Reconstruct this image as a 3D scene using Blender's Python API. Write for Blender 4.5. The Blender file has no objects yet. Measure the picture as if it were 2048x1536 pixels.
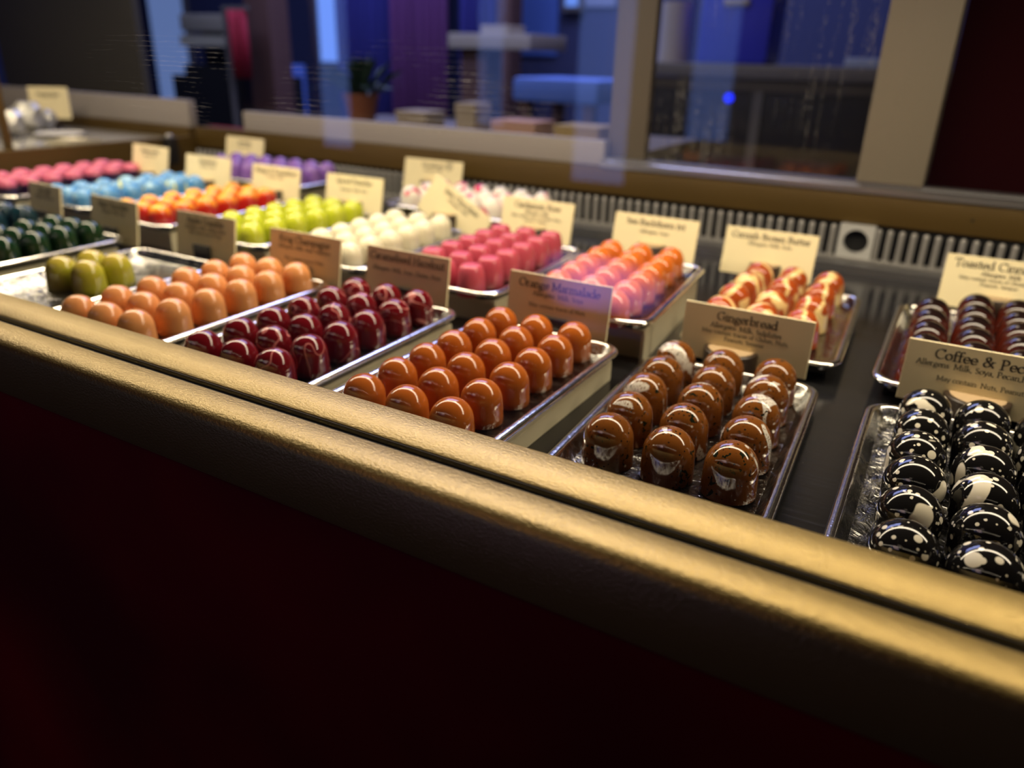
import bpy, bmesh, math, random
from mathutils import Vector, Matrix
random.seed(7)
D = bpy.data
COL = bpy.context.scene.collection
PI = math.pi
Z0 = 0.843            # height of the authoring origin above the shop floor

# ------------------------------------------------------------------ materials
def lin(c):
    if isinstance(c, str):
        c = [int(c[i:i+2], 16) / 255 for i in (0, 2, 4)]
        return tuple((x / 12.92 if x <= .04045 else ((x + .055) / 1.055) ** 2.4) for x in c) + (1,)
    return tuple(c) + (1,) if len(c) == 3 else tuple(c)

class NT:
    def __init__(s, name):
        s.m = D.materials.new(name); s.m.use_nodes = True
        s.t = s.m.node_tree; s.n = s.t.nodes; s.n.clear()
        s.out = s.n.new('ShaderNodeOutputMaterial')
    def N(s, typ, **kw):
        n = s.n.new('ShaderNode' + typ)
        for k, v in kw.items():
            if k.startswith('i_'):
                key = k[2:]
                key = int(key) if key.isdigit() else key.replace('_', ' ')
                s.set(n.inputs[key], v)
            else:
                setattr(n, k, v)
        return n
    def set(s, sock, v):
        if hasattr(v, 'is_output') or isinstance(v, bpy.types.NodeSocket):
            s.t.links.new(v, sock)
        else:
            sock.default_value = v
    def pb(s, color, rough=.4, metal=0., coat=0., bump=None, bstr=.2, bdist=.001, emit=None, estr=0., spec=.5, sss=0., alpha=None):
        b = s.N('BsdfPrincipled')
        s.set(b.inputs['Base Color'], color); s.set(b.inputs['Roughness'], rough); s.set(b.inputs['Metallic'], metal)
        b.inputs['Coat Weight'].default_value = coat; b.inputs['Coat Roughness'].default_value = .06
        b.inputs['Specular IOR Level'].default_value = spec
        if sss:
            b.inputs['Subsurface Weight'].default_value = sss
            b.inputs['Subsurface Radius'].default_value = (.006, .004, .002); b.inputs['Subsurface Scale'].default_value = 1.0
        if emit is not None:
            b.inputs['Emission Color'].default_value = emit; b.inputs['Emission Strength'].default_value = estr
        if bump is not None:
            bn = s.N('Bump', i_Strength=bstr, i_Distance=bdist, i_Height=bump)
            s.t.links.new(bn.outputs[0], b.inputs['Normal'])
        s.t.links.new(b.outputs[0], s.out.inputs[0])
        return b
    def coord(s, rnd=True, scale=(1, 1, 1)):
        tc = s.N('TexCoord')
        v = tc.outputs['Object']
        if scale != (1, 1, 1):
            mp = s.N('Mapping', i_Vector=v, i_Scale=scale); v = mp.outputs[0]
        if rnd:
            oi = s.N('ObjectInfo')
            ml = s.N('Math', operation='MULTIPLY', i_0=oi.outputs['Random'], i_1=37.)
            va = s.N('VectorMath', operation='ADD', i_0=v, i_1=ml.outputs[0]); v = va.outputs[0]
        return v
    def noise(s, v, scale, detail=2., rough=.5, dist=0.):
        return s.N('TexNoise', i_Vector=v, i_Scale=scale, i_Detail=detail, i_Roughness=rough, i_Distortion=dist).outputs[0]
    def vor(s, v, scale):
        return s.N('TexVoronoi', i_Vector=v, i_Scale=scale)
    def step(s, x, a, b):
        return s.N('MapRange', i_0=x, i_1=a, i_2=b, i_3=0., i_4=1., clamp=True).outputs[0]
    def math(s, op, a, b=0.):
        return s.N('Math', operation=op, i_0=a, i_1=b).outputs[0]
    def mix(s, f, a, b):
        n = s.N('Mix', data_type='RGBA')
        s.set(n.inputs[0], f); s.set(n.inputs[6], a); s.set(n.inputs[7], b)
        return n.outputs[2]
    def xyz(s):
        return s.N('SeparateXYZ', i_0=s.N('TexCoord').outputs['Object']).outputs

M = {}
def simple(name, color, rough=.5, metal=0., **kw):
    t = NT(name); t.pb(lin(color), rough, metal, **kw); M[name] = t.m; return t.m
def emis(name, color, strength):
    t = NT(name); e = t.N('Emission', i_Color=lin(color), i_Strength=strength)
    t.t.links.new(e.outputs[0], t.out.inputs[0]); M[name] = t.m; return t.m

simple('black_plastic', (.012, .011, .010), .35)
simple('black_void', (.002, .002, .002), .9)
simple('ink', (.035, .024, .015), .8)
simple('acrylic_riser', 'd8cfb0', .22, coat=.3)
simple('black_riser', (.012, .011, .011), .25)
simple('board_edge', 'e9dba8', .7)
simple('stand_brown', (.028, .016, .009), .4)
simple('stand_top', (.42, .30, .17), .5)
simple('sill_steel', (.36, .36, .37), .32, .9)
simple('door_rail_white', '928b86', .5)
simple('post_beige', '7a7161', .55)
simple('post_brown', (.11, .09, .065), .5)
simple('wine_wall', (.016, .0006, .0008), .95, spec=.1)
simple('room_wall', (.045, .055, .14), .8)
simple('room_floor', (.03, .026, .026), .5)
simple('dark_cabinet', (.018, .018, .019), .35)
simple('grey_frame', (.15, .14, .135), .5)
simple('grey_panel', (.075, .068, .052), .4)
simple('blue_cloth', (.10, .20, .62), .7)
simple('blue_plastic', (.02, .03, .55), .35)
simple('dark_drape', (.03, .03, .22), .9)
simple('purple_drape', (.14, .04, .16), .9)
simple('red_cloth', (.35, .008, .03), .8)
simple('shelf_white', (.42, .38, .33), .6)
simple('kraft', (.40, .29, .12), .8)
simple('pink_box', (.52, .30, .22), .8)
simple('beige_box', (.36, .30, .22), .8)
simple('machine_grey', (.30, .28, .24), .4, .1)
simple('machine_band', (.42, .40, .33), .5)
simple('wood_post', (.12, .06, .055), .7)
simple('leaf', (.012, .035, .012), .5)
simple('terracotta', (.22, .07, .025), .7)
simple('white_ceramic', 'd8d4c4', .2)
simple('poster_white', (.30, .36, .50), .6)
emis('dusk_glass', (.16, .32, 1.0), 1.0)
emis('dusk_window', (.22, .36, 1.0), 1.9)
t = NT('violet_light')  # emission fades outward, shaped for the haze mirrored in the front glass
x_ = t.xyz()
rad = t.math('ADD', t.math('POWER', t.math('MULTIPLY', x_[0], 6.6), 2.), t.math('POWER', t.math('MULTIPLY', t.math('SUBTRACT', x_[2], Z0 - .16), 13.), 2.))
rad = t.math('ADD', rad, t.math('MULTIPLY', t.noise(t.coord(False), 14., 2.), .7))
e = t.N('Emission', i_Color=lin((.36, .25, 1.0)), i_Strength=t.math('MULTIPLY', t.step(rad, 1.45, .35), 4.3))
t.t.links.new(e.outputs[0], t.out.inputs[0]); M['violet_light'] = t.m
emis('led_blue', (.01, .02, 1.0), 2.2)
simple('blue_wall_panel', (.13, .18, .32), .7)

def gold(name, c1, c2, bump=True, metal=.55, rough=.40):
    t = NT(name); v = t.coord(False)
    n = t.noise(v, 300., 3., .6); n2 = t.noise(v, 9., 2.)
    col = t.mix(n2, lin(c1), lin(c2))
    h = t.noise(t.coord(False, (.6, 1, 1)), 750., 3., .6)
    t.pb(col, rough, metal, bump=h, bstr=.6, bdist=.0007); M[name] = t.m
gold('gold_rail', (.37, .265, .088), (.31, .22, .070), metal=.7, rough=.36)
gold('gold_board', (.115, .068, .012), (.085, .050, .008), metal=.3, rough=.42)

t = NT('panel_wine'); v = t.coord(False)
n = t.noise(v, 3.5, 3.)
t.pb(t.mix(t.step(n, .4, .75), lin((.075, .0012, .0016)), lin((.20, .0022, .003))), .55, spec=.2, bump=t.noise(v, 60., 2.), bstr=.1); M['panel_wine'] = t.m

t = NT('deck_steel'); v = t.coord(False)
sc = t.noise(t.coord(False, (1, 14, 1)), 22., 5., .65)
spk = t.step(t.vor(v, 160.).outputs['Distance'], .10, .02)
rg = t.N('MapRange', i_0=sc, i_1=.35, i_2=.75, i_3=.10, i_4=.26).outputs[0]
t.pb(t.mix(t.math('MULTIPLY', spk, .25), lin((.085, .085, .092)), lin((.5, .5, .5))), rg, .88, bump=sc, bstr=.05); M['deck_steel'] = t.m

t = NT('tray_silver'); v = t.coord(True)
a = t.noise(v, 110., 3., .55, 1.2)
b = t.vor(v, 70.).outputs['Distance']
h = t.math('ADD', a, t.math('MULTIPLY', b, .5))
t.pb(lin((.31, .305, .29)), .20, 1., bump=h, bstr=.75, bdist=.0018); M['tray_silver'] = t.m
t = NT('tray_rim'); v = t.coord(True)
t.pb(lin((.86, .84, .78)), .16, 1., bump=t.noise(v, 130., 3., .6), bstr=.30, bdist=.001); M['tray_rim'] = t.m

t = NT('card_paper'); v = t.coord(True)
n = t.noise(v, 40., 3.)
t.pb(t.mix(n, lin('f2e4b8'), lin('eaddb0')), .75); M['card_paper'] = t.m

simple('foil_dull', (.50, .49, .45), .45, .7)
simple('rib_steel', (.40, .39, .37), .33, .45)
simple('vent_plate', (.62, .62, .60), .35, .2)

# glass: a real dielectric reflection over a clear pane, optional dirt
def glass(name, kind):
    t = NT(name)
    fr = t.N('Fresnel', i_IOR=1.5)
    tr = t.N('BsdfTransparent'); gl = t.N('BsdfGlossy', i_Roughness=.015)
    geo = t.N('NewGeometry')
    fac = t.math('MULTIPLY', t.math('SUBTRACT', 1., geo.outputs['Backfacing']), t.math('MULTIPLY', fr.outputs[0], 1.7))
    mx = t.N('MixShader', i_0=fac, i_1=tr.outputs[0], i_2=gl.outputs[0])
    out = mx.outputs[0]
    if kind:
        df = t.N('BsdfTranslucent' if kind == 'scratch' else 'BsdfDiffuse', i_Color=lin((.62, .60, .56)))
        if kind == 'drops':
            a = t.vor(t.coord(False, (1, 1, .6)), 400.).outputs['Distance']
            rings = t.math('MULTIPLY', t.step(a, .12, .25), t.step(a, .40, .27))
            streak = t.step(t.noise(t.coord(False, (1, 1, .03)), 150., 2.), .54, .62)
            big = t.step(t.noise(t.coord(False), 9., 2.), .42, .56)
            f = t.math('MULTIPLY', t.math('MULTIPLY', rings, streak), t.math('MULTIPLY', big, .45))
        else:
            wv = t.N('TexWave', i_Vector=t.coord(False, (1, 1, 5.5)), i_Scale=26., i_Distortion=3.5, i_Detail=3., i_Detail_Scale=1.5)
            wv.bands_direction = 'Z'
            ln = t.step(wv.outputs[1], .972, .998)
            msk = t.step(t.noise(t.coord(False, (1, 1, 2.2)), 14., 3., .6), .54, .66)
            brk = t.step(t.noise(t.coord(False), 260., 2.), .42, .6)
            z = t.xyz()[2]
            zone = t.math('MULTIPLY', t.step(z, .262, .272), t.step(z, .305, .292))
            xx = t.xyz()[0]
            zone = t.math('MULTIPLY', zone, t.math('MULTIPLY', t.step(xx, -.12, -.17), t.step(xx, -.42, -.36)))
            f = t.math('MULTIPLY', t.math('MULTIPLY', ln, msk), t.math('MULTIPLY', brk, t.math('MULTIPLY', zone, .30)))
        m2 = t.N('MixShader', i_0=f, i_1=out, i_2=df.outputs[0]); out = m2.outputs[0]
    t.t.links.new(out, t.out.inputs[0]); M[name] = t.m
glass('front_glass', 'scratch'); glass('door_glass', ''); glass('door_glass_wet', 'drops'); glass('pack_clear', '')

# --- chocolate shells
def shell(name, fn, rough=.14, coat=0., sss=0.):
    coat = 0.; rough = rough * .9
    t = NT(name); col = fn(t)
    t.pb(col, rough, 0., coat, sss=sss, bump=t.noise(t.coord(True), 70., 2.), bstr=.06, bdist=.001); M[name] = t.m
def vary(t, a, b, sc=45.):
    return t.mix(t.noise(t.coord(True), sc, 3.), lin(a), lin(b))
shell('orange_shell', lambda t: vary(t, (.46, .125, .016), (.34, .075, .010)))
def f(t):
    base = vary(t, (.16, .006, .010), (.10, .003, .006))
    n = t.noise(t.coord(True), 34., 1., .4, .6)
    ln = t.step(t.math('ABSOLUTE', t.math('SUBTRACT', n, .5)), .012, .004)
    return t.mix(t.math('MULTIPLY', ln, .85), base, lin((.62, .22, .20)))
shell('burgundy_shell', f)
shell('peach_shell', lambda t: vary(t, (.78, .34, .12), (.68, .27, .09)), .24, .35)
def f(t):
    z = t.xyz()[2]
    return t.mix(t.step(z, .020, .031), lin((.42, .40, .030)), lin((.56, .42, .07)))
shell('olive_shell', f, .2)
shell('bottle_shell', lambda t: vary(t, (.012, .042, .012), (.008, .028, .010)), .12)
shell('teal_shell', lambda t: vary(t, (.006, .035, .045), (.004, .022, .034)), .2)
def f(t):
    v = t.coord(True)
    b = t.mix(t.step(t.noise(v, 60., 2., .5, 1.), .48, .68), lin((.085, .30, .62)), lin((.42, .68, .82)))
    return t.mix(t.step(t.noise(t.coord(True, (1, 1, .35)), 70., 1., .4, .5), .64, .70), b, lin((.78, .78, .10)))
shell('blue_shell', f, .2)
def f(t):
    x = t.xyz()
    g = t.math('ADD', t.math('ADD', t.math('MULTIPLY', x[0], 22.), t.math('MULTIPLY', x[1], -16.)), t.math('MULTIPLY', x[2], -42.))
    g = t.math('ADD', g, t.math('MULTIPLY', t.noise(t.coord(True), 60., 2.), .55))
    c = t.mix(t.step(g, -.85, -.52), lin((.92, .50, .03)), lin((.86, .27, .025)))
    return t.mix(t.step(g, -.50, -.20), c, lin((.50, .016, .012)))
shell('flame_shell', f, .2)
shell('lime_shell', lambda t: vary(t, (.56, .60, .03), (.48, .53, .022)), .22, .3)
shell('ivory_shell', lambda t: vary(t, (.82, .76, .56), (.76, .69, .47)), .16, .5)
shell('pink_shell', lambda t: vary(t, (.56, .095, .13), (.44, .052, .085)), .26, .3)
shell('amber_shell', lambda t: vary(t, (.66, .17, .022), (.55, .12, .014)), .13, .6)
def f(t):
    wv = t.N('TexWave', i_Vector=t.coord(True), i_Scale=19., i_Distortion=7., i_Detail=2., i_Detail_Scale=1.6)
    return t.mix(t.step(wv.outputs[1], .66, .90), vary(t, (.44, .085, .012), (.32, .05, .010)), lin((.82, .60, .26)))
shell('cream_swirl_shell', f, .16)
def f(t):
    z = t.xyz()[2]
    g = t.math('ADD', z, t.math('MULTIPLY', t.noise(t.coord(True), 90., 2.), .008))
    return t.mix(t.step(g, .017, .034), lin((.13, .020, .008)), lin((.012, .006, .005)))
shell('cinnamon_shell', f, .12)
def f(t):
    v = t.coord(True)
    c = lin((.008, .0075, .007))
    for sc, lo in ((260., .50), (170., .48), (90., .66)):
        vn = t.vor(v, sc)
        cr = t.N('SeparateColor', i_0=vn.outputs['Color']).outputs[0]
        rad = t.math('MULTIPLY', t.step(cr, lo, 1.), .40)
        c = t.mix(t.step(t.math('SUBTRACT', rad, vn.outputs['Distance']), .0, .03), c, lin((.80, .75, .60)))
    blob = t.step(t.noise(t.coord(True, (1, 1, .55)), 62., 1., .3), .652, .667)
    return t.mix(blob, c, lin((.80, .74, .58)))
shell('splatter_shell', f, .09, .7)
def f(t):
    v = t.coord(True)
    c = vary(t, (.215, .075, .013), (.125, .037, .007))
    spk = t.vor(v, 420.); cr = t.N('SeparateColor', i_0=spk.outputs['Color']).outputs[0]
    c = t.mix(t.math('MULTIPLY', t.step(spk.outputs['Distance'], .32, .22), t.step(cr, .6, .75)), c, lin((.02, .012, .008)))
    n = t.noise(t.coord(True, (1, .55, .30)), 50., 2., .45, 1.1)
    st = t.step(n, .635, .655)
    brk = t.step(t.noise(v, 900., 1.), .36, .40)
    c = t.mix(t.math('MULTIPLY', st, brk), c, lin((.68, .64, .56)))
    blk = t.math('MULTIPLY', t.step(t.noise(v, 330., 1.), .61, .64), t.step(t.noise(v, 55., 1.), .50, .58))
    c = t.mix(blk, c, lin((.012, .016, .008)))
    dots = t.vor(v, 160.); dr = t.N('SeparateColor', i_0=dots.outputs['Color']).outputs[0]
    return t.mix(t.math('MULTIPLY', t.step(dots.outputs['Distance'], .16, .12), t.step(dr, .82, .86)), c, lin((.66, .60, .50)))
shell('ginger_shell', f, .11, .6)
def f(t):
    z = t.xyz()[2]
    g = t.math('ADD', z, t.math('MULTIPLY', t.noise(t.coord(True), 120., 2.), .004))
    return t.mix(t.step(g, .0195, .0225), lin((.022, .008, .035)), lin((.72, .17, .27)))
shell('magenta_cap_shell', f, .24, .3)
shell('lilac_shell', lambda t: vary(t, (.27, .135, .46), (.21, .095, .38)), .25, .3)
def f(t):
    n = t.noise(t.coord(True), 48., 1., .4, .8)
    return t.mix(t.step(n, .575, .62), lin((.84, .78, .68)), lin((.68, .055, .14)))
shell('strawberry_shell', f, .2)

# ------------------------------------------------------------------ geometry helpers
def link(name, bm, mats, parent=None, smooth=True, kind=None):
    bmesh.ops.recalc_face_normals(bm, faces=bm.faces)
    me = D.meshes.new(name); bm.to_mesh(me); bm.free()
    return link_me(name, me, mats, parent, smooth, kind)
def link_me(name, me, mats, parent=None, smooth=True, kind=None):
    for m in (mats if isinstance(mats, (list, tuple)) else [mats]): me.materials.append(M[m] if isinstance(m, str) else m)
    if smooth:
        for p in me.polygons: p.use_smooth = True
        try: me.set_sharp_from_angle(angle=math.radians(40))
        except Exception: pass
    o = D.objects.new(name, me); COL.objects.link(o)
    if parent: o.parent = parent
    if kind: o['kind'] = kind
    return o
def tag(o, label, cat, group=None):
    o['label'] = label; o['category'] = cat
    if group: o['group'] = group
    return o
def thing(name, label, cat, loc=(0, 0, 0), rz=0, group=None):
    o = D.objects.new(name, None); COL.objects.link(o); o.empty_display_size = .02
    o.location = loc; o.rotation_euler = (0, 0, rz)
    return tag(o, label, cat, group)
def box(bm, x0, x1, y0, y1, z0, z1, bev=0., mi=0):
    r = bmesh.ops.create_cube(bm, size=1)
    vs = r['verts']
    for v in vs:
        v.co = Vector(((x0 + x1) / 2 + v.co.x * (x1 - x0), (y0 + y1) / 2 + v.co.y * (y1 - y0), (z0 + z1) / 2 + v.co.z * (z1 - z0)))
    fs = list({f for v in vs for f in v.link_faces})
    for f in fs: f.material_index = mi
    if bev:
        es = list({e for v in vs for e in v.link_edges})
        bmesh.ops.bevel(bm, geom=es, offset=bev, segments=2, profile=.6, affect='EDGES')
    return bm
def boxo(name, x0, x1, y0, y1, z0, z1, mat, parent=None, bev=0., kind=None):
    return link(name, box(bmesh.new(), x0, x1, y0, y1, z0, z1, bev), mat, parent, kind=kind)
def cyl(bm, x, y, z0, z1, r0, r1=None, n=24, cap=True):
    r1 = r0 if r1 is None else r1
    a = [bm.verts.new((x + r0 * math.cos(2*PI*i/n), y + r0 * math.sin(2*PI*i/n), z0)) for i in range(n)]
    b = [bm.verts.new((x + r1 * math.cos(2*PI*i/n), y + r1 * math.sin(2*PI*i/n), z1)) for i in range(n)]
    for i in range(n): bm.faces.new((a[i], a[(i+1) % n], b[(i+1) % n], b[i]))
    if cap: bm.faces.new(a[::-1]); bm.faces.new(b)
    return bm
def extrude_x(profile, x0, x1, closed=True):
    bm = bmesh.new()
    a = [bm.verts.new((x0, y, z)) for y, z in profile]; b = [bm.verts.new((x1, y, z)) for y, z in profile]
    n = len(profile)
    for i in range(n if closed else n - 1): bm.faces.new((a[i], a[(i+1) % n], b[(i+1) % n], b[i]))
    if closed: bm.faces.new(a); bm.faces.new(b[::-1])
    return bm
def lathe(profile, n=40, flute=0, depth=0.):
    bm = bmesh.new(); rings = []
    for r, z in profile:
        if r < 1e-6: rings.append([bm.verts.new((0, 0, z))]); continue
        ring = []
        for i in range(n):
            a = 2 * PI * i / n
            rr = r * (1 - depth * (.5 + .5 * math.cos(flute * a)) ** 3) if flute else r
            ring.append(bm.verts.new((rr * math.cos(a), rr * math.sin(a), z)))
        rings.append(ring)
    for A, B in zip(rings, rings[1:]):
        for i in range(n):
            j = (i + 1) % n
            if len(B) == 1: bm.faces.new((A[i], A[j], B[0]))
            elif len(A) == 1: bm.faces.new((A[0], B[j], B[i]))
            else: bm.faces.new((A[i], A[j], B[j], B[i]))
    return bm

def dome_mesh(r, h, kind):
    if kind == 'dome':
        s = h - r * 1.0
        p = [(0, 0), (r*.97, 0), (r, .0006), (r*.99, s*.35), (r*.975, s*.7), (r*.955, s)]
        for k in range(1, 12):
            a = k / 11 * PI / 2
            p.append((r*.955 * math.cos(a) ** .93 if k < 11 else 0, s + (h - s) * math.sin(a) ** 1.0))
    elif kind == 'orb':
        s = h - r * .98
        p = [(0, 0), (r*.93, 0), (r*.955, .0008), (r*.985, s*.5), (r, s)]
        for k in range(1, 13):
            a = k / 12 * PI / 2
            p.append((r * math.cos(a) if k < 12 else 0, s + (h - s) * math.sin(a)))
    elif kind == 'cup':
        p = [(0, 0), (r*.97, 0), (r, .0008), (r*.97, h*.35), (r*.90, h*.68), (r*.80, h*.86), (r*.72, h*.945), (r*.62, h*.985), (r*.48, h), (r*.30, h*.985), (0, h*.975)]
    else:  # fluted
        s = h * .45
        p = [(0, 0), (r*.97, 0), (r, .0008), (r*.99, s*.5), (r*.96, s)]
        for k in range(1, 12):
            a = k / 11 * PI / 2
            p.append((r*.96 * math.cos(a) if k < 11 else 0, s + (h - s) * math.sin(a)))
        return lathe(p, 72, 9, .13)
    return lathe(p, 40)

def rrect(w, l, r, n=7):
    out = []
    for cx, cy, a0 in ((w/2-r, l/2-r, 0), (-w/2+r, l/2-r, 90), (-w/2+r, -l/2+r, 180), (w/2-r, -l/2+r, 270)):
        for k in range(n + 1):
            a = math.radians(a0 + 90 * k / n); out.append((cx + r * math.cos(a), cy + r * math.sin(a)))
    return out
def loops(bm, specs):
    prev = None; res = []
    for pts, z in specs:
        ring = [bm.verts.new((x, y, z)) for x, y in pts]; res.append(ring)
        if prev:
            n = len(ring)
            for i in range(n): bm.faces.new((prev[i], prev[(i+1) % n], ring[(i+1) % n], ring[i]))
        prev = ring
    return res
TRAYS = {}
def tray(x, y, z, rz, w, l, label, group='silver confectionery trays in the case'):
    """z: top of the tray's floor"""
    t = thing('serving_tray', label, 'tray', (x, y, z - .0012), rz, group)
    key = (round(w, 4), round(l, 4))
    if key not in TRAYS:
        bm = bmesh.new(); zt = .0098
        f = .0065
        rs = loops(bm, [(rrect(w-2*f, l-2*f, .013), zt-.0008), (rrect(w-2*f-.003, l-2*f-.003, .012), zt-.003), (rrect(w-2*f-.008, l-2*f-.008, .010), .0025), (rrect(w-2*f-.011, l-2*f-.011, .009), .0012)])
        bm.faces.new(rs[-1])
        ro = loops(bm, [(rrect(w-2*f, l-2*f, .013), zt-.0012), (rrect(w-2*f-.007, l-2*f-.007, .010), .001), (rrect(w-2*f-.011, l-2*f-.011, .009), .0)])
        bm.faces.new(ro[-1][::-1])
        pan = link('pan', bm, 'tray_silver', t)
        bm = bmesh.new()
        spec = [(rrect(w-2*f-.001, l-2*f-.001, .0125), zt-.0022), (rrect(w-2*f, l-2*f, .013), zt-.0003), (rrect(w-2*f+.0025, l-2*f+.0025, .0143), zt+.0006), (rrect(w-.004, l-.004, .0175), zt+.0004), (rrect(w-.0012, l-.0012, .019), zt-.0004), (rrect(w, l, .0195), zt-.0018), (rrect(w-.0006, l-.0006, .0193), zt-.0030), (rrect(w-.002, l-.002, .0185), zt-.0032)]
        loops(bm, spec)
        rim = link('rim', bm, 'tray_rim', t)
        TRAYS[key] = (pan, rim)
    else:
        for s in TRAYS[key]:
            c = s.copy(); COL.objects.link(c); c.parent = t
    return t
def riser(x, y, z, rz, w, l, mat, label):
    z1 = z - .0015; z0 = .0573
    t = thing('tray_riser', label, 'riser', (x, y, z0), rz, 'risers under the trays')
    H = z1 - z0
    bm = bmesh.new(); box(bm, -w/2, w/2, -l/2, l/2, H-.004, H, .0008); link('top_plate', bm, mat, t, False)
    for sx in (-1, 1): link('side_panel', box(bmesh.new(), *sorted((sx*w/2, sx*(w/2-.003))), -l/2, l/2, 0, H-.004), mat, t, False)
    link('front_panel', box(bmesh.new(), -w/2+.003, w/2-.003, -l/2+.012, -l/2+.015, 0, H-.004), mat, t, False)
    link('back_panel', box(bmesh.new(), -w/2+.003, w/2-.003, l/2-.003, l/2, 0, H-.004), mat, t, False)
    return t

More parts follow.
